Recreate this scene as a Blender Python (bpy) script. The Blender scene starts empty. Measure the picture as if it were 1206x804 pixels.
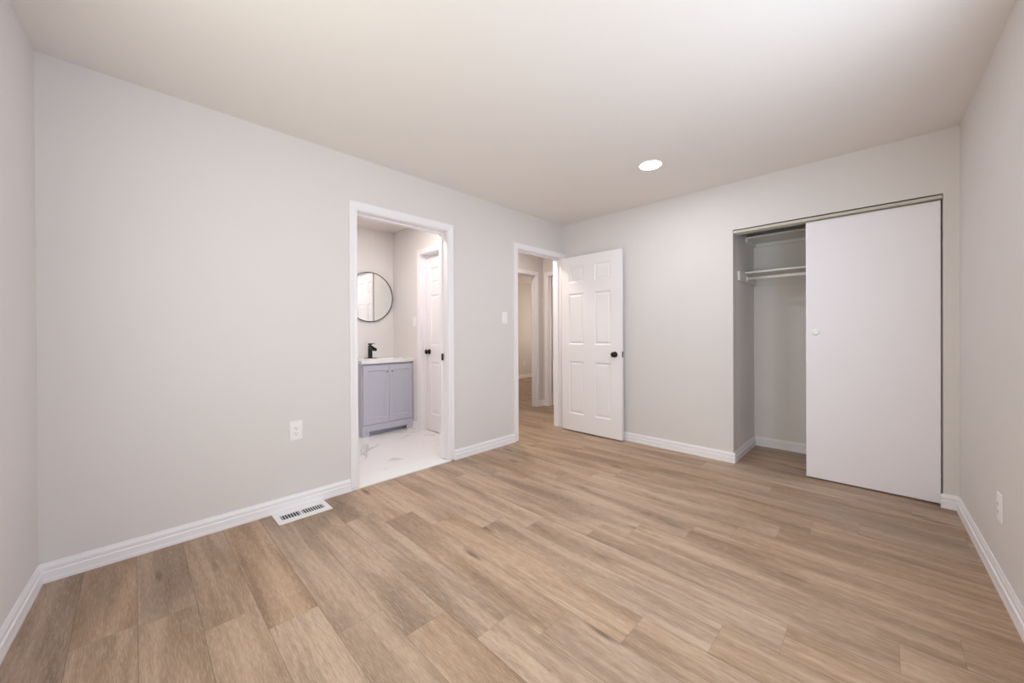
import bpy, bmesh, math, random
from mathutils import Vector, Matrix
random.seed(7)
S = bpy.context.scene
C = S.collection
H = 2.44                      # ceiling height
W, HT = 1206, 804

# ------------------------------------------------------------------ camera
F, CX, CY = 442.1, 597.1, 394.31
PITCH, ROLL, YAW = -0.0034, -0.0051, -0.7844
CAM_H = 1.137
Rm = Matrix.Rotation(YAW, 3, 'Z') @ Matrix.Rotation(PITCH, 3, 'X') @ Matrix.Rotation(-ROLL, 3, 'Y')
right, fwd, up = Rm @ Vector((1, 0, 0)), Rm @ Vector((0, 1, 0)), Rm @ Vector((0, 0, 1))
cd = bpy.data.cameras.new('camera')
cam = bpy.data.objects.new('camera', cd); C.objects.link(cam)
M = Matrix((right, up, -fwd)).transposed().to_4x4()
M.translation = Vector((0, 0, CAM_H))
cam.matrix_world = M
cd.sensor_fit = 'HORIZONTAL'; cd.sensor_width = 36
cd.lens = F * 36 / W
cd.shift_x = (W / 2 - CX) / W
cd.shift_y = (CY - HT / 2) / W
cd.clip_start = 0.02
S.camera = cam

# ------------------------------------------------------------------ world and view
S.view_settings.view_transform = 'Standard'
S.view_settings.look = 'None'
S.view_settings.exposure = 0.0
S.view_settings.gamma = 1
S.view_settings.use_curve_mapping = False
w = bpy.data.worlds.new('World'); S.world = w
w.use_nodes = True
w.node_tree.nodes['Background'].inputs[0].default_value = (0.75, 0.85, 1.0, 1)
w.node_tree.nodes['Background'].inputs[1].default_value = 0.3

# room shell numbers: wall_left runs down from C1, wall_back along y=YA, wall_front_right (closet) along x=XB
YA, XB = 2.738, 3.707
C1 = Vector((-0.311, YA, 0)); C3 = Vector((XB, -0.343, 0))
dL = Vector((math.sin(-0.0617), -math.cos(-0.0617), 0))
dR = Vector((-math.cos(0.0241), -math.sin(0.0241), 0))
nL = Vector((-dL.y, dL.x, 0)); nL = nL if nL.x > 0 else -nL      # into the room (+x)
nR = Vector((-dR.y, dR.x, 0)); nR = nR if nR.y > 0 else -nR      # into the room (+y)
TH = 0.115

def area(name, loc, direction, sx, sy, power, color, spread=math.pi):
    l = bpy.data.lights.new(name, 'AREA'); l.shape = 'RECTANGLE'; l.size = sx; l.size_y = sy
    l.energy = power; l.color = color; l.spread = spread
    o = bpy.data.objects.new(name, l); C.objects.link(o)
    o.location = loc; o.rotation_euler = Vector(direction).to_track_quat('-Z', 'Y').to_euler()
    return o
# daylight through the bedroom window (in the right wall, beside the camera)
WT0, WT1, WZ0, WZ1 = 1.45, 3.25, 0.85, 2.10      # along dR from C3
wc = C3 + dR * ((WT0 + WT1) / 2) - nR * 0.10 + Vector((0, 0, (WZ0 + WZ1) / 2))
area('daylight_bedroom', wc, nR, WT1 - WT0 - .05, WZ1 - WZ0 - .05, 37, (.74, .865, 1.0))
# added fill light in an unseen window of the left wall, beside the camera
LT0, LT1 = 1.05, 2.55
lc = C1 + dL * ((LT0 + LT1) / 2) - nL * 0.10 + Vector((0, 0, (WZ0 + WZ1) / 2))
area('fill_light_left', lc, nL, LT1 - LT0 - .05, WZ1 - WZ0 - .05, 27, (.95, .985, .84))
# second bedroom daylight window (far wall at x = 8)
area('daylight_far_bedroom', (8.05, 5.2, 1.45), (-1, 0, 0), 1.4, 1.2, 23, (1, .886, .705))
LAMP_MAIN, LAMP_BATH, LAMP_HALL = 142.0, 265.0, 275.0     # lens emission strengths

# ------------------------------------------------------------------ materials
def srgb(r, g, b):
    f = lambda c: (c / 255 / 12.92) if c / 255 <= 0.04045 else ((c / 255 + 0.055) / 1.055) ** 2.4
    return (f(r), f(g), f(b), 1)

def mat(name, col, rough=0.5, metal=0.0, noise=0.0, nscale=30, bump=0.0, spec=0.5):
    m = bpy.data.materials.new(name); m.use_nodes = True
    nt = m.node_tree; p = nt.nodes['Principled BSDF']
    p.inputs['Base Color'].default_value = col
    p.inputs['Roughness'].default_value = rough
    p.inputs['Metallic'].default_value = metal
    p.inputs['Specular IOR Level'].default_value = spec
    if noise or bump:
        tc = nt.nodes.new('ShaderNodeTexCoord')
        n = nt.nodes.new('ShaderNodeTexNoise'); n.inputs['Scale'].default_value = nscale
        n.inputs['Detail'].default_value = 4
        nt.links.new(tc.outputs['Object'], n.inputs['Vector'])
        if noise:
            mx = nt.nodes.new('ShaderNodeMixRGB'); mx.blend_type = 'MULTIPLY'
            mx.inputs[0].default_value = noise
            mx.inputs[1].default_value = col
            nt.links.new(n.outputs['Fac'], mx.inputs[2])
            nt.links.new(mx.outputs[0], p.inputs['Base Color'])
        if bump:
            b = nt.nodes.new('ShaderNodeBump'); b.inputs['Strength'].default_value = bump
            b.inputs['Distance'].default_value = 0.002
            nt.links.new(n.outputs['Fac'], b.inputs['Height'])
            nt.links.new(b.outputs[0], p.inputs['Normal'])
    return m

PAINT = mat('wall_paint', srgb(228, 221, 219), 0.75, noise=0.02, nscale=3, bump=0.08)
CEIL = mat('ceiling_paint', srgb(242, 235, 231), 0.9, noise=0.02, nscale=3)
TRIM = mat('trim_white', srgb(246, 241, 244), 0.35, noise=0.01)
DOORW = mat('door_white', srgb(245, 239, 241), 0.4, noise=0.01)
SLIDE = mat('sliding_door_white', srgb(247, 241, 247), 0.55, noise=0.015, nscale=4)
PLATE = mat('plate_white', srgb(248, 243, 244), 0.3, noise=0.005)
SHELF = mat('shelf_white', srgb(238, 235, 230), 0.5, noise=0.01)
PAINT_BRIGHTENED = mat('wall_paint_brightened', srgb(238, 231, 228), 0.75, noise=0.02, nscale=3, bump=0.08)  # room's wall paint, lightened in place of light missing inside the closet
BATHW = mat('bath_paint', srgb(236, 230, 227), 0.45, noise=0.01)
BLACK = mat('matte_black', srgb(28, 26, 28), 0.35, noise=0.2)
BRONZE = mat('dark_bronze', srgb(44, 36, 36), 0.28, metal=0.6, noise=0.2)
DARK = mat('dark_cavity', srgb(48, 56, 70), 0.8, noise=0.2)
GREY = mat('vanity_grey', srgb(196, 195, 207), 0.45, noise=0.02)
COUNTER = mat('counter_white', srgb(243, 240, 238), 0.15, noise=0.01)
CHROME = mat('brushed_nickel', srgb(190, 190, 192), 0.25, metal=1.0, noise=0.05)
TRACK = mat('track_beige', srgb(205, 196, 184), 0.45, noise=0.05)
SLOT = mat('slot_dark', srgb(70, 66, 66), 0.6, noise=0.2)
MIRROR = mat('mirror_glass', (0.9, 0.92, 0.91, 1), 0.01, metal=1.0)

def emis(name, strength, col):
    m = bpy.data.materials.new(name); m.use_nodes = True
    nt = m.node_tree; nt.nodes.clear()
    e = nt.nodes.new('ShaderNodeEmission'); o = nt.nodes.new('ShaderNodeOutputMaterial')
    e.inputs[0].default_value = (*col, 1); e.inputs[1].default_value = strength
    nt.links.new(e.outputs[0], o.inputs[0]); return m
LENS = emis('lamp_lens', LAMP_MAIN, (.84, .94, 1))
LENS_2 = emis('lamp_lens_dim', 20, (.9, .95, 1))
LENS_B = emis('lamp_lens_bath', LAMP_BATH, (1, .965, .94))
LENS_H = emis('lamp_lens_hall', LAMP_HALL, (1, .945, .84))

def wood():
    m = bpy.data.materials.new('laminate_oak'); m.use_nodes = True
    nt = m.node_tree; N = nt.nodes; L = nt.links; p = N['Principled BSDF']
    def nd(t, **k):
        n = N.new(t)
        for a, b in k.items(): setattr(n, a, b)
        return n
    def math_(op, a, b=None, clamp=False):
        n = nd('ShaderNodeMath', operation=op); n.use_clamp = clamp
        for i, v in enumerate((a, b)):
            if v is None: continue
            if isinstance(v, (int, float)): n.inputs[i].default_value = v
            else: L.new(v, n.inputs[i])
        return n.outputs[0]
    def mix(fac, a, b, mode='MIX'):
        n = nd('ShaderNodeMixRGB', blend_type=mode)
        for i, v in enumerate((fac, a, b)):
            if isinstance(v, (int, float)): n.inputs[i].default_value = v
            elif isinstance(v, tuple): n.inputs[i].default_value = v
            else: L.new(v, n.inputs[i])
        return n.outputs[0]
    def ramp(fac, stops):
        n = nd('ShaderNodeValToRGB'); cr = n.color_ramp
        while len(cr.elements) < len(stops): cr.elements.new(0.5)
        for e, (q, c) in zip(cr.elements, stops): e.position = q; e.color = c
        L.new(fac, n.inputs[0]); return n.outputs[0]
    at = nd('ShaderNodeAttribute', attribute_name='plank')
    sp = nd('ShaderNodeSeparateColor'); L.new(at.outputs['Color'], sp.inputs[0])
    uv = nd('ShaderNodeUVMap', uv_map='plank_m')
    off = nd('ShaderNodeVectorMath', operation='SCALE'); L.new(at.outputs['Color'], off.inputs[0]); off.inputs['Scale'].default_value = 37.0
    add = nd('ShaderNodeVectorMath', operation='ADD'); L.new(uv.outputs[0], add.inputs[0]); L.new(off.outputs[0], add.inputs[1])
    V = add.outputs[0]
    def noise(sx, sy, scale, detail=4, rough=0.55, dist=0.0, vec=V):
        mp = nd('ShaderNodeMapping'); mp.inputs['Scale'].default_value = (sx, sy, 1); L.new(vec, mp.inputs[0])
        n = nd('ShaderNodeTexNoise'); n.inputs['Scale'].default_value = scale; n.inputs['Detail'].default_value = detail
        n.inputs['Roughness'].default_value = rough; n.inputs['Distortion'].default_value = dist
        L.new(mp.outputs[0], n.inputs['Vector']); return n.outputs['Fac']
    blot = noise(8.5, 1.25, 1.0, 2, 0.45, 0.4)
    streak = noise(30, 1.8, 1.0, 4, 0.55, 0.5)
    fine = noise(330, 20, 1.0, 4, 0.7)
    # growth-ring figure: wave bands bent by noise
    mp = nd('ShaderNodeMapping'); mp.inputs['Scale'].default_value = (1, 0.10, 1); L.new(V, mp.inputs[0])
    wv = nd('ShaderNodeTexWave', wave_type='RINGS', rings_direction='Z'); wv.inputs['Scale'].default_value = 9
    wv.inputs['Distortion'].default_value = 5; wv.inputs['Detail'].default_value = 2; wv.inputs['Detail Scale'].default_value = 1.6
    L.new(mp.outputs[0], wv.inputs['Vector'])
    base = ramp(blot, [(0.28, srgb(140, 113, 95)), (0.42, srgb(168, 141, 118)), (0.56, srgb(188, 159, 136)), (0.74, srgb(200, 173, 150))])
    c = mix(math_('MULTIPLY', math_('SUBTRACT', 0.53, streak, True), 2.3, True), base, srgb(134, 107, 88))
    c = mix(math_('MULTIPLY', wv.outputs['Fac'], 0.16), c, srgb(150, 122, 98))
    c = mix(math_('MULTIPLY', math_('SUBTRACT', fine, 0.5, True), 2.2, True), c, srgb(220, 199, 178))
    c = mix(math_('MULTIPLY', math_('SUBTRACT', 0.5, fine, True), 2.0, True), c, srgb(118, 94, 76))
    # greyish patches
    gp = noise(5, 0.9, 1.0, 2, 0.5)
    c = mix(math_('MULTIPLY', math_('SUBTRACT', gp, 0.55, True), 1.2, True), c, srgb(166, 146, 131))
    # knots and cracks
    mpk = nd('ShaderNodeMapping'); mpk.inputs['Scale'].default_value = (6.5, 1.5, 1); L.new(V, mpk.inputs[0])
    vor = nd('ShaderNodeTexVoronoi'); vor.inputs['Scale'].default_value = 1.0; L.new(mpk.outputs[0], vor.inputs['Vector'])
    dist = math_('ADD', vor.outputs['Distance'], math_('MULTIPLY', streak, 0.12))
    kn = math_('MULTIPLY', math_('SUBTRACT', 0.195, dist, True), 10, True)
    c = mix(math_('MULTIPLY', kn, 0.75), c, srgb(92, 72, 58))
    crk = noise(42, 2.2, 1.0, 4, 0.7, 1.8)
    c = mix(math_('MULTIPLY', math_('SUBTRACT', 0.335, crk, True), 9, True), c, srgb(100, 80, 64))
    # whole-plank tone
    tone = math_('ADD', math_('MULTIPLY', sp.outputs[0], 0.15), 0.89)
    tc = nd('ShaderNodeCombineColor'); L.new(tone, tc.inputs[0]); L.new(tone, tc.inputs[1]); L.new(tone, tc.inputs[2])
    c = mix(1.0, c, tc.outputs[0], 'MULTIPLY')
    hs = nd('ShaderNodeHueSaturation'); L.new(c, hs.inputs['Color'])
    L.new(math_('ADD', math_('MULTIPLY', sp.outputs[1], 0.16), 0.95), hs.inputs['Saturation'])
    c = hs.outputs[0]
    # joint lines
    u2 = nd('ShaderNodeUVMap', uv_map='plank_edge')
    sx = nd('ShaderNodeSeparateXYZ'); L.new(u2.outputs[0], sx.inputs[0])
    ex = math_('MINIMUM', sx.outputs[0], math_('SUBTRACT', 0.179, sx.outputs[0]))
    e = math_('MINIMUM', ex, sx.outputs[1])
    g = math_('MULTIPLY', math_('SUBTRACT', 0.0018, e, True), 700, True)
    c = mix(math_('MULTIPLY', g, 0.6), c, srgb(96, 78, 64))
    L.new(c, p.inputs['Base Color'])
    L.new(math_('ADD', math_('MULTIPLY', streak, 0.2), 0.38), p.inputs['Roughness'])
    p.inputs['Specular IOR Level'].default_value = 0.4
    bp = nd('ShaderNodeBump'); bp.inputs['Strength'].default_value = 0.15; bp.inputs['Distance'].default_value = 0.001
    L.new(math_('SUBTRACT', fine, g), bp.inputs['Height']); L.new(bp.outputs[0], p.inputs['Normal'])
    return m
WOOD = wood()

def marble():
    m = bpy.data.materials.new('marble_tile'); m.use_nodes = True
    nt = m.node_tree; N = nt.nodes; L = nt.links; p = N['Principled BSDF']
    tc = N.new('ShaderNodeTexCoord')
    n1 = N.new('ShaderNodeTexNoise'); n1.inputs['Scale'].default_value = 1.25; n1.inputs['Detail'].default_value = 5; n1.inputs['Distortion'].default_value = 1.6
    L.new(tc.outputs['Object'], n1.inputs['Vector'])
    r1 = N.new('ShaderNodeValToRGB'); cr = r1.color_ramp
    cr.elements[0].position = 0.47; cr.elements[0].color = (0, 0, 0, 1)
    cr.elements[1].position = 0.53; cr.elements[1].color = (0, 0, 0, 1)
    e = cr.elements.new(0.5); e.color = (1, 1, 1, 1)
    L.new(n1.outputs['Fac'], r1.inputs[0])
    n2 = N.new('ShaderNodeTexNoise'); n2.inputs['Scale'].default_value = 2.2; n2.inputs['Detail'].default_value = 3
    L.new(tc.outputs['Object'], n2.inputs['Vector'])
    r2 = N.new('ShaderNodeValToRGB'); r2.color_ramp.elements[0].position = 0.42; r2.color_ramp.elements[1].position = 0.66
    L.new(n2.outputs['Fac'], r2.inputs[0])
    mul = N.new('ShaderNodeMath'); mul.operation = 'MULTIPLY'; L.new(r1.outputs[0], mul.inputs[0]); L.new(r2.outputs[0], mul.inputs[1])
    mx = N.new('ShaderNodeMixRGB'); mx.inputs[1].default_value = srgb(243, 238, 237); mx.inputs[2].default_value = srgb(186, 182, 184)
    L.new(mul.outputs[0], mx.inputs[0])
    bk = N.new('ShaderNodeTexBrick'); bk.offset = 0; bk.inputs['Scale'].default_value = 1.0
    bk.inputs['Brick Width'].default_value = 0.6; bk.inputs['Row Height'].default_value = 0.6; bk.inputs['Mortar Size'].default_value = 0.0015
    bk.inputs['Color1'].default_value = (1, 1, 1, 1); bk.inputs['Color2'].default_value = (.985, .985, .985, 1); bk.inputs['Mortar'].default_value = (.8, .8, .8, 1)
    L.new(tc.outputs['Object'], bk.inputs['Vector'])
    m2 = N.new('ShaderNodeMixRGB'); m2.blend_type = 'MULTIPLY'; m2.inputs[0].default_value = 1
    L.new(mx.outputs[0], m2.inputs[1]); L.new(bk.outputs['Color'], m2.inputs[2])
    L.new(m2.outputs[0], p.inputs['Base Color']); p.inputs['Roughness'].default_value = 0.18
    return m
MARBLE = marble()

# ------------------------------------------------------------------ mesh helpers
def box(bm, x0, x1, y0, y1, z0, z1, mtx=None):
    vs = [bm.verts.new((x, y, z)) for z in (z0, z1) for y in (y0, y1) for x in (x0, x1)]
    if mtx is not None:
        for v in vs: v.co = mtx @ v.co
    for f in ((0, 2, 3, 1), (4, 5, 7, 6), (0, 1, 5, 4), (2, 6, 7, 3), (0, 4, 6, 2), (1, 3, 7, 5)):
        bm.faces.new([vs[i] for i in f])
    return vs

def obj(name, bm, m, parent=None, bevel=0.0, smooth=False, loc=None, segs=2):
    bmesh.ops.recalc_face_normals(bm, faces=bm.faces)
    me = bpy.data.meshes.new(name); bm.to_mesh(me); bm.free()
    me.materials.append(m)
    o = bpy.data.objects.new(name, me); C.objects.link(o)
    if smooth:
        for p in me.polygons: p.use_smooth = True
    if parent is not None: o.parent = parent
    if loc is not None: o.location = loc
    if bevel:
        b = o.modifiers.new('bevel', 'BEVEL'); b.width = bevel; b.segments = segs; b.limit_method = 'ANGLE'; b.angle_limit = math.radians(40)
    return o

def boxes(name, lst, m, parent=None, bevel=0.0, mtx=None):
    bm = bmesh.new()
    for b in lst: box(bm, *b, mtx=mtx)
    return obj(name, bm, m, parent, bevel)

def struct(o):
    o['kind'] = 'structure'; return o

def thing(name, label, cat, loc=(0, 0, 0), rotz=0, group=None):
    o = bpy.data.objects.new(name, None); C.objects.link(o)
    o.empty_display_size = 0.05
    o.location = loc; o.rotation_euler = (0, 0, rotz)
    o['label'] = label; o['category'] = cat
    if group: o['group'] = group
    return o

def tag(o, label, cat, group=None):
    o['label'] = label; o['category'] = cat
    if group: o['group'] = group
    return o

def lathe(bm, prof, mtx=None, n=32, cap=True):
    """prof: (radius, height) pairs turned around local z"""
    rings = []
    for r, z in prof:
        ring = []
        for i in range(n):
            a = 2 * math.pi * i / n
            v = bm.verts.new((r * math.cos(a), r * math.sin(a), z))
            if mtx is not None: v.co = mtx @ v.co
            ring.append(v)
        rings.append(ring)
    for a, b in zip(rings, rings[1:]):
        for i in range(n):
            bm.faces.new((a[i], a[(i + 1) % n], b[(i + 1) % n], b[i]))
    if cap:
        bm.faces.new(rings[0][::-1]); bm.faces.new(rings[-1])

def relief_panel(bm, w, h, t, rects, rings, both=True):
    """slab in local x (0..w), z (0..h), thickness t along y (front at y=0, back at y=t); rects are panel cells with a moulded recess"""
    xs = sorted({0, w} | {round(r[0], 5) for r in rects} | {round(r[1], 5) for r in rects})
    zs = sorted({0, h} | {round(r[2], 5) for r in rects} | {round(r[3], 5) for r in rects})
    for side in ((0, 1), (t, -1)):
        y0, sg = side
        cache = {}
        def V(x, d, z):
            k = (round(x, 5), round(d, 5), round(z, 5))
            if k not in cache: cache[k] = bm.verts.new((x, y0 + sg * d, z))
            return cache[k]
        for i in range(len(xs) - 1):
            for j in range(len(zs) - 1):
                xa, xb, za, zb = xs[i], xs[i + 1], zs[j], zs[j + 1]
                inp = any(r[0] - 1e-4 <= xa and xb <= r[1] + 1e-4 and r[2] - 1e-4 <= za and zb <= r[3] + 1e-4 for r in rects)
                if not inp or (side[1] < 0 and not both):
                    bm.faces.new((V(xa, 0, za), V(xb, 0, za), V(xb, 0, zb), V(xa, 0, zb)))
        if side[1] < 0 and not both: continue
        for r in rects:
            prev = None
            for ins, dep in rings:
                q = [V(r[0] + ins, dep, r[2] + ins), V(r[1] - ins, dep, r[2] + ins), V(r[1] - ins, dep, r[3] - ins), V(r[0] + ins, dep, r[3] - ins)]
                if prev:
                    for k in range(4):
                        bm.faces.new((prev[k], prev[(k + 1) % 4], q[(k + 1) % 4], q[k]))
                prev = q
            bm.faces.new(prev)
    # edges of the slab
    bm.verts.ensure_lookup_table()
    for (xa, xb, za, zb) in ((0, w, 0, 0), (0, w, h, h), (0, 0, 0, h), (w, w, 0, h)):
        if za == zb: q = [(xa, 0, za), (xb, 0, za), (xb, t, za), (xa, t, za)]
        else: q = [(xa, 0, za), (xa, 0, zb), (xa, t, zb), (xa, t, za)]
        bm.faces.new([bm.verts.new(c) for c in q])
    bmesh.ops.remove_doubles(bm, verts=bm.verts, dist=1e-5)

BASE_PROF = [(0, 0), (0.0165, 0), (0.0165, 0.012), (0.0145, 0.020), (0.014, 0.048), (0.0085, 0.052), (0.0085, 0.057), (0.011, 0.060), (0.0105, 0.072), (0.0075, 0.080), (0.0055, 0.089), (0, 0.089)]
def baseboard(name, segs, m=None):
    """segs: (start, end, inward normal)"""
    bm = bmesh.new()
    for a, b, n in segs:
        a = Vector((a[0], a[1], 0)); b = Vector((b[0], b[1], 0)); n = Vector((n[0], n[1], 0))
        A = [bm.verts.new(a + n * d + Vector((0, 0, z))) for d, z in BASE_PROF]
        B = [bm.verts.new(b + n * d + Vector((0, 0, z))) for d, z in BASE_PROF]
        k = len(A)
        for i in range(k):
            bm.faces.new((A[i], A[(i + 1) % k], B[(i + 1) % k], B[i]))
        bm.faces.new(A[::-1]); bm.faces.new(B)
    return struct(obj(name, bm, m or TRIM))

def wall_boxes(x0, x1, y0, y1, axis, holes, z1=H):
    """list of boxes for a wall with openings; holes: (a0, a1, za, zb) along the axis"""
    out = []
    a0, a1 = (x0, x1) if axis == 'x' else (y0, y1)
    cur = a0
    def seg(p, q, za, zb):
        if q - p < 1e-5 or zb - za < 1e-5: return
        out.append((p, q, y0, y1, za, zb) if axis == 'x' else (x0, x1, p, q, za, zb))
    for h0, h1, za, zb in sorted(holes):
        seg(cur, h0, 0, z1); seg(h0, h1, 0, za); seg(h0, h1, zb, z1); cur = h1
    seg(cur, a1, 0, z1)
    return out

# ------------------------------------------------------------------ structure: walls
BD = (1.177, 1.985, 0, 2.050)      # bathroom doorway (clear) in the back wall
HD = (2.893, 3.660, 0, 2.035)      # hall doorway
J = 0.018                          # jamb lining thickness
struct(boxes('wall_back', wall_boxes(-0.45, XB, YA, YA + TH, 'x', [(BD[0] - J, BD[1] + J, 0, BD[3] + J), (HD[0] - J, HD[1] + J, 0, HD[3] + J)]), PAINT))
CO = (-0.275, 0.924, 0, 2.028)     # closet opening
struct(boxes('wall_right', wall_boxes(XB, XB + TH, -0.60, YA + TH, 'y', [CO]), PAINT))
mL = Matrix.Translation(C1) @ Matrix(((dL.x, -nL.x, 0), (dL.y, -nL.y, 0), (0, 0, 1))).to_4x4()
struct(boxes('wall_left', wall_boxes(0, 3.6, 0, TH, 'x', [(LT0, LT1, WZ0, WZ1)]), PAINT, mtx=mL))  # opening made for the added fill light
mR = Matrix.Translation(C3) @ Matrix(((dR.x, -nR.x, 0), (dR.y, -nR.y, 0), (0, 0, 1))).to_4x4()
struct(boxes('wall_front', wall_boxes(0, 4.6, 0, TH, 'x', [(WT0, WT1, WZ0, WZ1)]), PAINT, mtx=mR))
# window frame in the front wall

def window_frame(name, a0, a1, mt):
    z0, z1 = WZ0, WZ1
    struct(boxes(name, [(a0, a0 + .05, .02, .08, z0, z1), (a1 - .05, a1, .02, .08, z0, z1), (a0, a1, .02, .08, z0, z0 + .05), (a0, a1, .02, .08, z1 - .05, z1), (a0, a1, .03, .07, (z0 + z1) / 2 - .02, (z0 + z1) / 2 + .02)], TRIM, mtx=mt, bevel=.003))
window_frame('window_1', WT0, WT1, mR)
window_frame('fill_window', LT0, LT1, mL)  # unseen window added around the left-hand fill light

# closet enclosure
CLX = 4.46
struct(boxes('wall_closet', [(XB + TH, CLX, 0.924, 1.03, 0, H), (CLX, CLX + .10, -0.60, 1.03, 0, H), (XB + TH, CLX, -0.60, -0.50, 0, H)], PAINT_BRIGHTENED))
# bathroom enclosure
BX0, BX1, BY1 = 0.60, 2.395, 4.48
BDOOR = (3.10, 3.825, 0, 2.06)
struct(boxes('wall_bathroom', [(BX0 - .1, BX0, YA + TH, BY1, 0, H), (BX0 - .1, BX1 + TH, BY1, BY1 + .1, 0, H)] +
             wall_boxes(BX1, BX1 + TH, YA + TH, BY1, 'y', [(BDOOR[0] - J, BDOOR[1] + J, 0, BDOOR[3] + J)]), BATHW))
# hall: facing wall at y = 3.8, end wall at x = 4.60
HX1, HY1 = 4.60, 3.80
FD = (3.62, 4.42, 0, 2.03)         # far bedroom doorway
ED = (2.98, 3.695, 0, 2.03)        # doorway in the end wall
struct(boxes('wall_hall', wall_boxes(BX1 + TH, HX1, HY1, HY1 + .075, 'x', [(FD[0] - J, FD[1] + J, 0, FD[3] + J)]) +
             wall_boxes(HX1, HX1 + .12, YA, HY1 + .075, 'y', [(ED[0] - J, ED[1] + J, 0, ED[3] + J)]) +
             [(XB + TH, HX1, YA, YA + TH, 0, H)], PAINT))
# far bedroom and the dark room behind the end wall
struct(boxes('wall_far_bedroom', [(2.52, 8.1, 6.50, 6.60, 0, H), (2.42, 2.52, HY1 + .075, 6.6, 0, H), (HX1 + .12, 8.1, HY1, HY1 + .075, 0, H)] +
             wall_boxes(8.0, 8.1, HY1 + .075, 6.5, 'y', [(4.5, 5.9, .85, 2.05)]), PAINT))
struct(boxes('wall_linen_closet', [(HX1 + .12, 5.7, 2.55, 2.65, 0, H), (5.6, 5.7, 2.65, HY1, 0, H), (HX1 + .02, HX1 + .12, 2.55, YA, 0, H)], PAINT))
struct(boxes('ceiling', [(-1.0, 8.2, -0.8, 6.7, H, H + .1)], CEIL))

# floor of planks: one mesh, one quad per plank, seams and end joints laid out as in the room
def floor():
    PW, PL = 0.179, 1.22
    joints = {0: 2.053, 1: 1.842, 2: 1.677, 3: 1.467, 4: 1.27, 5: 1.072, 6: 0.915, 7: 0.68, 8: 0.441, 9: 0.261, 10: -0.04, 11: 1.02, 12: 0.78, 13: 0.60, 14: 0.422, 15: 0.295, 16: 0.10, -1: 2.075, -2: 1.55}
    bm = bmesh.new()
    col = bm.loops.layers.float_color.new('plank')
    um = bm.loops.layers.uv.new('plank_m'); ue = bm.loops.layers.uv.new('plank_edge')
    rnd = random.Random(11)
    for k in range(-6, 46):
        x0 = 0.008 + PW * k; x1 = x0 + PW
        j = joints.get(k, rnd.uniform(0, PL))
        ya = j - PL * math.ceil((j + 0.8) / PL)
        while ya < 6.6:
            yb = ya + PL
            vs = [bm.verts.new(c) for c in ((x0, ya, 0), (x1, ya, 0), (x1, yb, 0), (x0, yb, 0))]
            f = bm.faces.new(vs)
            c = (rnd.random(), rnd.random(), rnd.random(), 1)
            for lp, (u, v) in zip(f.loops, ((0, 0), (PW, 0), (PW, PL), (0, PL))):
                lp[col] = c; lp[um].uv = (u, v); lp[ue].uv = (u, v)
            ya = yb
    bmesh.ops.remove_doubles(bm, verts=bm.verts, dist=1e-5)
    me = bpy.data.meshes.new('floor'); bm.to_mesh(me); bm.free(); me.materials.append(WOOD)
    o = bpy.data.objects.new('floor', me); C.objects.link(o); return struct(o)
floor()
struct(boxes('floor_bathroom', [(BX0, BX1, 2.90, BY1, 0.0, 0.008), (BX1, BX1 + .06, BDOOR[0], BDOOR[1], 0, .008)], MARBLE))
struct(boxes('trim_threshold', [(1.118, 2.010, 2.7225, 2.7385, 0, 0.013), (BD[0] - J, BD[1] + J, 2.7385, 2.915, 0, 0.013)], COUNTER, bevel=.003))

# baseboards
baseboard('baseboard_back', [((-0.32, YA), (BD[0] - .0585, YA), (0, -1)), ((BD[1] + .0585, YA), (HD[0] - .0585, YA), (0, -1))])
eL = C1 + dL * 3.55
baseboard('baseboard_left', [((C1.x, C1.y), (eL.x, eL.y), nL)])
eR = C3 + dR * 4.5
baseboard('baseboard_front', [((C3.x, C3.y), (eR.x, eR.y), nR)])
baseboard('baseboard_right', [((XB, YA), (XB, 0.909), (-1, 0)), ((XB, -0.262), (XB, -0.35), (-1, 0))])
baseboard('baseboard_closet', [((XB + .035, 0.924), (CLX, 0.924), (0, -1)), ((CLX, 0.924), (CLX, -0.5), (-1, 0))])
baseboard('baseboard_bathroom', [((BX1, BY1), (BX1, 3.885), (-1, 0))])
baseboard('baseboard_hall', [((4.478, HY1), (HX1, HY1), (0, -1)), ((2.6, HY1), (3.56, HY1), (0, -1)), ((HX1, HY1), (HX1, 3.755), (-1, 0))])
baseboard('baseboard_far_bedroom', [((2.6, 6.5), (8.0, 6.5), (0, -1))])

# door casings and jamb linings
CAS = [(0, 0), (.011, 0), (.014, .008), (.012, .020), (.016, .046), (.016, .056), (.013, .058), (0, .058)]   # (projection, distance from opening)
def casing(bm, a0, a1, top, face, axis, sgn, z0=0.0, reveal=0.004):
    """mitred three-sided casing. axis 'x': wall face at y=face, opening a0..a1 in x; projects sgn along the wall normal"""
    def P(a, z, d):
        return Vector((a, face + sgn * d, z)) if axis == 'x' else Vector((face + sgn * d, a, z))
    k = len(CAS)
    rings = []
    for (ax, az, sx) in ((a0 - reveal, z0, -1), (a0 - reveal, None, -1), (a1 + reveal, None, 1), (a1 + reveal, z0, 1)):
        ring = []
        for d, e in CAS:
            z = az if az is not None else top + reveal + e
            ring.append(bm.verts.new(P(ax + sx * e, z, d)))
        rings.append(ring)
    for A, B in zip(rings, rings[1:]):
        for i in range(k):
            bm.faces.new((A[i], A[(i + 1) % k], B[(i + 1) % k], B[i]))
    bm.faces.new(rings[0]); bm.faces.new(rings[-1][::-1])

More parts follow.
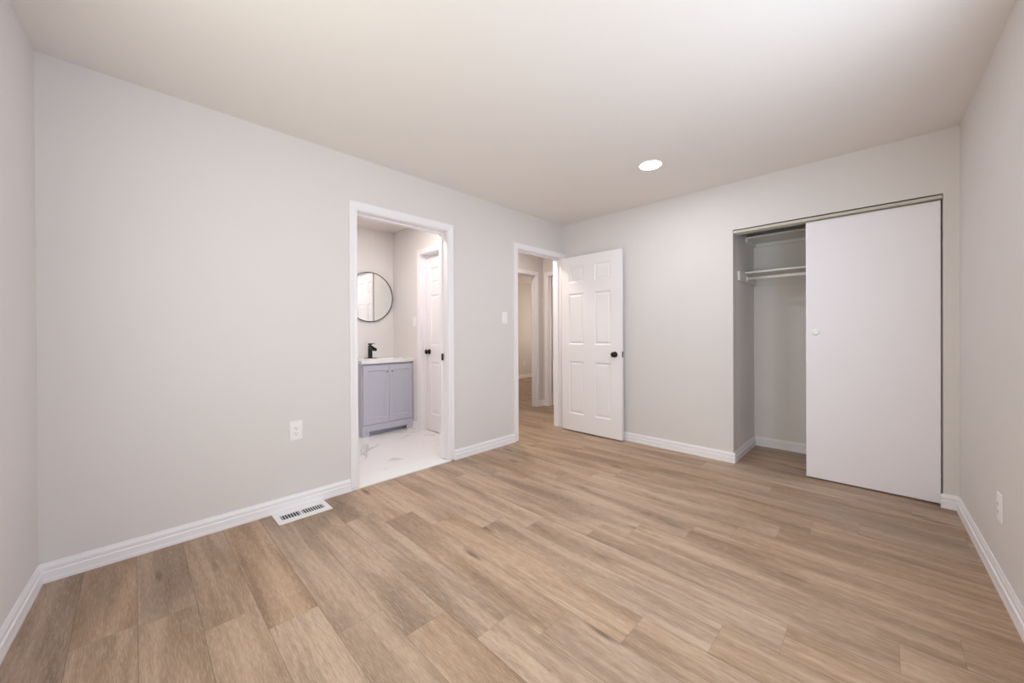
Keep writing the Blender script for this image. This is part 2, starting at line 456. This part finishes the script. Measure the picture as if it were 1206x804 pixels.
def jamb(bm, a0, a1, top, f0, f1, axis, stop=None, z0=0.0, t=J):
    def B(p, q, za, zb, g0=f0, g1=f1):
        if axis == 'x': box(bm, p, q, g0, g1, za, zb)
        else: box(bm, g0, g1, p, q, za, zb)
    B(a0 - t, a0, z0, top + t); B(a1, a1 + t, z0, top + t); B(a0, a1, top, top + t)
    if stop:
        s0, s1 = stop; e = 0.011
        B(a0, a0 + e, z0, top, s0, s1); B(a1 - e, a1, z0, top, s0, s1); B(a0 + e, a1 - e, top - e, top, s0, s1)

def doorway(name, o, f0, f1, axis, stop=None, sides=(True, True), z0=0.0):
    bm = bmesh.new()
    jamb(bm, o[0], o[1], o[3], f0 - .001, f1 + .001, axis, stop, z0)
    if sides[0]: casing(bm, o[0], o[1], o[3], f0, axis, -1, z0)
    if sides[1]: casing(bm, o[0], o[1], o[3], f1, axis, 1, z0)
    return struct(obj(name, bm, TRIM))
tb = doorway('trim_1', BD, YA, YA + TH, 'x', (YA + .072, YA + TH + .001), z0=0.018)
doorway('trim_2', HD, YA, YA + TH, 'x', (YA + .045, YA + .080), z0=0.004)
doorway('trim_3', BDOOR, BX1, BX1 + TH, 'y', (BX1 + .045, BX1 + .068), sides=(True, False), z0=0.009)
doorway('trim_4', FD, HY1, HY1 + .075, 'x', (HY1 + .05, HY1 + .075), sides=(True, False))
doorway('trim_5', ED, HX1, HX1 + .12, 'y', (HX1 + .05, HX1 + .075), sides=(True, False))
# strike plate on the right jamb of the bathroom doorway
bm = bmesh.new(); box(bm, BD[1] - .0125, BD[1] - .011, YA + .050, YA + .078, .90, .96); obj('strike_plate', bm, BRONZE, tb)

# ------------------------------------------------------------------ six-panel doors
DW, DH = 0.768, 2.005
RINGS = [(0, 0), (.004, .0015), (.012, .0075), (.020, .0080), (.036, .0028), (.040, .0022)]
def panel_rects(w=DW):
    s = w / 0.773
    cols = ((0.098 * s, 0.305 * s), (0.445 * s, 0.650 * s))
    rows = ((0.195, 0.803), (0.995, 1.582), (1.710, 1.897))
    return [(c[0], c[1], r[0], r[1]) for c in cols for r in rows]

def knob_bm(flip=1, length=.055, r=.027):
    bm = bmesh.new()
    s = length / .055
    prof = [(.031, 0), (.031, .004), (.026, .008), (.012, .010), (.011, .022 * s), (.016, .027 * s), (r, .034 * s), (r + .001, .042 * s), (r - .004, .050 * s), (.014, .055 * s), (.001, .0555 * s)]
    m = Matrix.Rotation(math.radians(90 * flip), 4, 'X')
    lathe(bm, prof, m, 28)
    return bm

def six_panel(name, loc, rotz, w=DW, knob_x=None, knob_z=0.905, back_knob=True, both=True, h=DH):
    bm = bmesh.new(); relief_panel(bm, w, h, .035, panel_rects(w), RINGS, both)
    d = obj(name, bm, DOORW, loc=loc); d.rotation_euler = (0, 0, rotz)
    struct(d)
    if knob_x is not None:
        k = obj('door_knob', knob_bm(1), BRONZE, d, smooth=True, loc=(knob_x, 0, knob_z)); k['label'] = 'dark bronze knob'
        if back_knob:
            k = obj('door_knob', knob_bm(-1, .050), BRONZE, d, smooth=True, loc=(knob_x, .035, knob_z)); k['label'] = 'dark bronze knob'
    return d
# open bedroom door: local x runs from the hinge (y=2.692) down to the free edge; front (local -y) faces -x
d1 = six_panel('door_1', (3.610, 2.693, .014), -math.pi / 2, DW, DW - .078, .897)
bm = bmesh.new(); box(bm, DW, DW + .0015, .006, .029, .870, .930); obj('latch_plate', bm, BRONZE, d1)
bm = bmesh.new(); box(bm, DW + .0015, DW + .010, .012, .023, .892, .908); obj('latch_bolt', bm, CHROME, d1, bevel=.002)
for hz in (.18, 1.0, 1.80):
    bm = bmesh.new(); lathe(bm, [(.006, 0), (.006, .09)], None, 12); obj('hinge', bm, TRIM, d1, loc=(-.006, .041, hz))
# closed bathroom door in the bathroom's right wall: leaf front faces -x
d2 = six_panel('door_2', (BX1 + .0695, BDOOR[1] - .003, .010), -math.pi / 2, BDOOR[1] - BDOOR[0] - .006, .062, .92, False, True, 2.045)
# hall end door, nearly closed: hinge at the near side
a = math.radians(-90)
d3 = six_panel('door_3', (HX1 + .077, ED[1] - .020, .010), -math.pi / 2 + math.radians(1.0), ED[1] - ED[0] - .024, None, h=2.015)

# ------------------------------------------------------------------ closet: sliding door, track, shelves
bm = bmesh.new(); box(bm, 3.733, 3.763, -0.266, 0.427, .012, 1.992)
d4 = struct(obj('door_4', bm, SLIDE, bevel=.002))
mP = Matrix.Translation((3.733, .368, 1.134)) @ Matrix.Rotation(math.radians(-90), 4, 'Y')
bm = bmesh.new(); lathe(bm, [(.0215, 0), (.0215, .0022), (.0175, .0026), (.0150, .0006)], mP, 32); k = obj('finger_pull', bm, CHROME, d4, smooth=False); k['label'] = 'small round metal finger pull'
bm = bmesh.new(); lathe(bm, [(.014, 0.0005), (.014, .0012)], mP, 24); obj('pull_cup', bm, PLATE, k)
tk = boxes('trim_track', [(3.7075, 3.712, -0.272, .921, 1.998, 2.0278), (3.7075, 3.806, -0.272, .921, 2.020, 2.028), (3.766, 3.769, -0.272, .921, 1.998, 2.028), (3.803, 3.806, -0.272, .921, 2.000, 2.028)], TRACK)
struct(tk)

def closet_shelf(label, x0, z, cleat_h, cleat_x0):
    t = thing('closet_shelf', label, 'shelf', (x0, 0.9, z))
    def P(name, b, bev=.002):
        bm = bmesh.new(); box(bm, b[0] - x0, b[1] - x0, b[2] - .9, b[3] - .9, b[4] - z, b[5] - z)
        return obj(name, bm, SHELF, t, bevel=bev)
    P('shelf_board', (x0, CLX, -0.50, .922, z, z + .016))
    P('cleat', (cleat_x0, CLX, .905, .924, z - cleat_h, z))
    P('cleat', (CLX - .019, CLX, -0.50, .904, z - cleat_h, z))
    P('cleat', (cleat_x0, CLX - .02, -0.50, -.481, z - cleat_h, z))
    return t
closet_shelf('white upper closet shelf just below the opening top, no rod under it', 4.13, 2.024, .032, 4.13)
low = closet_shelf('white lower closet shelf with a round clothes rod under it', 4.085, 1.690, .085, 3.852)
bm = bmesh.new(); lathe(bm, [(.0145, 0), (.0145, 1.38)], Matrix.Rotation(math.radians(90), 4, 'X'), 24); rod = obj('hanging_rod', bm, SHELF, low, smooth=True, loc=(.012, .002, -.050))
for yy in (0.0, -1.376):
    bm = bmesh.new(); lathe(bm, [(.026, -.004), (.026, .004), (.019, .010)], Matrix.Rotation(math.radians(90), 4, 'X'), 24); obj('rod_socket', bm, SHELF, rod, loc=(0, yy, 0))

# ------------------------------------------------------------------ vanity
VX0, VX1, VY0, VY1 = 1.765, 2.385, 4.022, 4.478
van = thing('bathroom_vanity', 'grey two-door bathroom vanity cabinet with cut-out base', 'cabinet', (VX0, VY0, .008))
def VB(name, lst, m, parent=van, bev=.0015):
    bm = bmesh.new()
    for b in lst: box(bm, b[0] - VX0, b[1] - VX0, b[2] - VY0, b[3] - VY0, b[4] - .008, b[5] - .008)
    return obj(name, bm, m, parent, bevel=bev)
VB('cabinet_body', [(VX0, VX0 + .018, VY0, VY1, .008, .812), (VX1 - .018, VX1, VY0, VY1, .008, .812), (VX0 + .018, VX1 - .018, VY0 + .002, VY1, .10, .118),
                    (VX0 + .018, VX1 - .018, VY0, VY0 + .02, .118, .145), (VX0 + .018, VX1 - .018, VY0, VY0 + .02, .785, .812), (VX0 + .018, VX1 - .018, VY1 - .01, VY1, .118, .812)], GREY)
VB('base_rail', [(VX0, VX0 + .080, VY0 - .018, VY0, .008, .062), (VX1 - .080, VX1, VY0 - .018, VY0, .008, .062), (VX0, VX1, VY0 - .018, VY0, .062, .135)], GREY)
VB('toe_board', [(VX0 + .018, VX1 - .018, VY0 + .06, VY0 + .075, .008, .10)], GREY)
for x0, x1, kx in ((1.778, 2.0795, 2.050), (2.0835, 2.382, 2.112)):
    wd, hd = x1 - x0, .650
    bm = bmesh.new()
    relief_panel(bm, wd, hd, .018, [(.052, wd - .042 if x0 < 2 else wd - .035, .066, hd - .058)], [(0, 0), (.003, .004), (.010, .0065), (.020, .0065), (.024, .005)], False)
    dd = obj('cabinet_door', bm, GREY, van, loc=(x0 - VX0, -.019, .140 - .008))
    bm = bmesh.new(); lathe(bm, [(.005, 0), (.005, .010), (.011, .014), (.013, .019), (.011, .024), (.001, .026)], Matrix.Rotation(math.radians(90), 4, 'X'), 20)
    k = obj('knob', bm, CHROME, dd, smooth=True, loc=(kx - x0, 0, .575)); k['label'] = 'small round nickel knob'
# counter with a rectangular integrated basin
bm = bmesh.new()
cx0, cx1, cy0, cy1, cz0, cz1 = 1.755, 2.394, 3.992, 4.479, .813, .850
bx0, bx1, by0, by1 = 1.86, 2.29, 4.06, 4.30
box(bm, cx0, bx0, cy0, cy1, cz0, cz1); box(bm, bx1, cx1, cy0, cy1, cz0, cz1)
box(bm, bx0, bx1, cy0, by0, cz0, cz1); box(bm, bx0, bx1, by1, cy1, cz0, cz1)
top = [(bx0, by0), (bx1, by0), (bx1, by1), (bx0, by1)]; bot = [(bx0 + .04, by0 + .03), (bx1 - .04, by0 + .03), (bx1 - .04, by1 - .03), (bx0 + .04, by1 - .03)]
tv = [bm.verts.new((x, y, cz1)) for x, y in top]; bv = [bm.verts.new((x, y, .755)) for x, y in bot]
for i in range(4): bm.faces.new((tv[i], tv[(i + 1) % 4], bv[(i + 1) % 4], bv[i]))
bm.faces.new(bv)
ct = obj('vanity_countertop', bm, COUNTER); tag(ct, 'white sink countertop lying on the grey vanity cabinet', 'countertop')
# faucet
fa = thing('sink_faucet', 'matte black single-lever waterfall faucet on the white countertop', 'faucet', (2.020, 4.350, .850))
boxes('base_plate', [(-.078, .078, -.025, .025, 0, .005)], BLACK, fa, bevel=.003)
bm = bmesh.new(); lathe(bm, [(.027, .005), (.025, .02), (.025, .150), (.022, .153)], None, 24); obj('faucet_body', bm, BLACK, fa, smooth=False, bevel=.001)
mS = Matrix.Translation((0, 0, .140)) @ Matrix.Rotation(math.radians(14), 4, 'X')
boxes('spout', [(-.024, .024, -.130, .0, -.018, -.012), (-.024, -.019, -.130, 0, -.012, .008), (.019, .024, -.130, 0, -.012, .008), (-.019, .019, -.03, 0, -.012, .004)], BLACK, fa, bevel=.001, mtx=mS)
bm = bmesh.new(); lathe(bm, [(.012, .150), (.012, .160), (.026, .163), (.026, .176), (.020, .180)], None, 24)
hd_ = obj('lever_handle', bm, BLACK, fa)
boxes('lever_blade', [(-.013, .013, -.105, -.018, .176, .181)], BLACK, hd_, bevel=.001)
# mirror
mi = thing('round_mirror', 'round wall mirror with thin black frame above the vanity', 'mirror', (2.070, 4.478, 1.597))
mM = Matrix.Rotation(math.radians(90), 4, 'X')
bm = bmesh.new()
R0 = .306
lathe(bm, [(R0, 0), (R0, .024), (R0 - .007, .024), (R0 - .007, .016), (R0 - .007, 0)], mM, 96, cap=False)
obj('mirror_frame', bm, BLACK, mi)
bm = bmesh.new(); lathe(bm, [(R0 - .0075, .004), (R0 - .0075, .017)], mM, 96); obj('mirror_glass', bm, MIRROR, mi)

# ------------------------------------------------------------------ outlets and switches (built facing -y, at the plate's centre)
def outlet(label, loc, rotz, w=.076, h=.125, full=True):
    t = thing('wall_outlet', label, 'outlet', loc, rotz)
    boxes('cover_plate', [(-w / 2, w / 2, -.006, 0, -h / 2, h / 2)], PLATE, t, bevel=.002)
    r = boxes('receptacle', [(-.0165, .0165, -.0085, -.005, -.034, .034)], PLATE, t, bevel=.001)
    if full:
        for z in (.016, -.018):
            boxes('slots', [(-.0075, -.0055, -.0090, -.0084, z - .004, z + .005), (.0055, .0075, -.0090, -.0084, z - .004, z + .004), (-.0022, .0022, -.0090, -.0084, z - .0125, z - .0085)], SLOT, r)
    return t
outlet('white wall outlet above the floor vent on the long wall', (.7605, YA, .507), 0)
outlet('white wall outlet on the right-hand wall near the sliding closet door', tuple(C3 + dR * .995 + Vector((0, 0, .357))), math.atan2(dR.y, dR.x))
outlet('small white outlet low on the wall of the far room, seen through the hall', (7.10, 6.5, .37), 0)
def switch(label, loc, rotz, w=.072, h=.118):
    t = thing('light_switch', label, 'light switch', loc, rotz)
    boxes('cover_plate', [(-w / 2, w / 2, -.006, 0, -h / 2, h / 2)], PLATE, t, bevel=.002)
    bm = bmesh.new(); vs = box(bm, -.0165, .0165, -.0075, -.005, -.033, .033)
    for v in vs:
        if v.co.y < -.006 and v.co.z > 0: v.co.y -= .003
    obj('rocker', bm, PLATE, t, bevel=.0008)
    return t
switch('white rocker light switch beside the open hall doorway', (2.695, YA, 1.300), 0)
switch('white rocker light switch on the bathroom wall beside its closed door', (BX1, 3.965, 1.285), -math.pi / 2)

# ------------------------------------------------------------------ floor vent
ve = thing('floor_vent', 'white metal floor register with slots against the baseboard', 'vent', (.611, 2.540, 0))
vw, vd = .309, .178
g1, g2 = (.030, .138), (.150, .280); s0, s1 = .050, .122
boxes('vent_pan', [(.01, vw - .01, .01, vd - .02, .0003, .0012)], DARK, ve)
boxes('vent_frame', [(0, vw, 0, s0, .001, .006), (0, vw, s1, vd, .001, .006), (0, g1[0], s0, s1, .001, .006), (g1[1], g2[0], s0, s1, .001, .006), (g2[1], vw, s0, s1, .001, .006)], PLATE, ve)
for g, n in ((g1, 7), (g2, 9)):
    p = (g[1] - g[0]) / n
    for i in range(n):
        c = g[0] + p * (i + .5)
        fr = .20 if n == 7 else .25
        boxes('louver', [(c - p * fr + p * .15, c + p * .15, s0, s1, .0018, .0052)], PLATE, ve)

# ------------------------------------------------------------------ recessed ceiling lights
def downlight(label, x, y, lens, r=.076):
    t = thing('recessed_light', label, 'ceiling light', (x, y, H), 0)
    bm = bmesh.new(); lathe(bm, [(r + .012, 0), (r + .011, -.004), (r + .002, -.006), (r + .001, -.003), (r + .001, 0)], None, 48, cap=False); obj('trim_ring', bm, PLATE, t)
    bm = bmesh.new(); lathe(bm, [(r, -.001), (r, -.0045)], None, 48); obj('light_lens', bm, lens, t)
    return t
downlight('round lit recessed light in the bedroom ceiling', 2.851, 1.273, LENS)
downlight('round lit recessed bedroom ceiling light above the camera side', .42, 1.15, LENS_2)
downlight('round recessed light in the bathroom ceiling', 1.70, 3.30, LENS_B)
downlight('round recessed light in the hall ceiling', 3.30, 3.32, LENS_H)
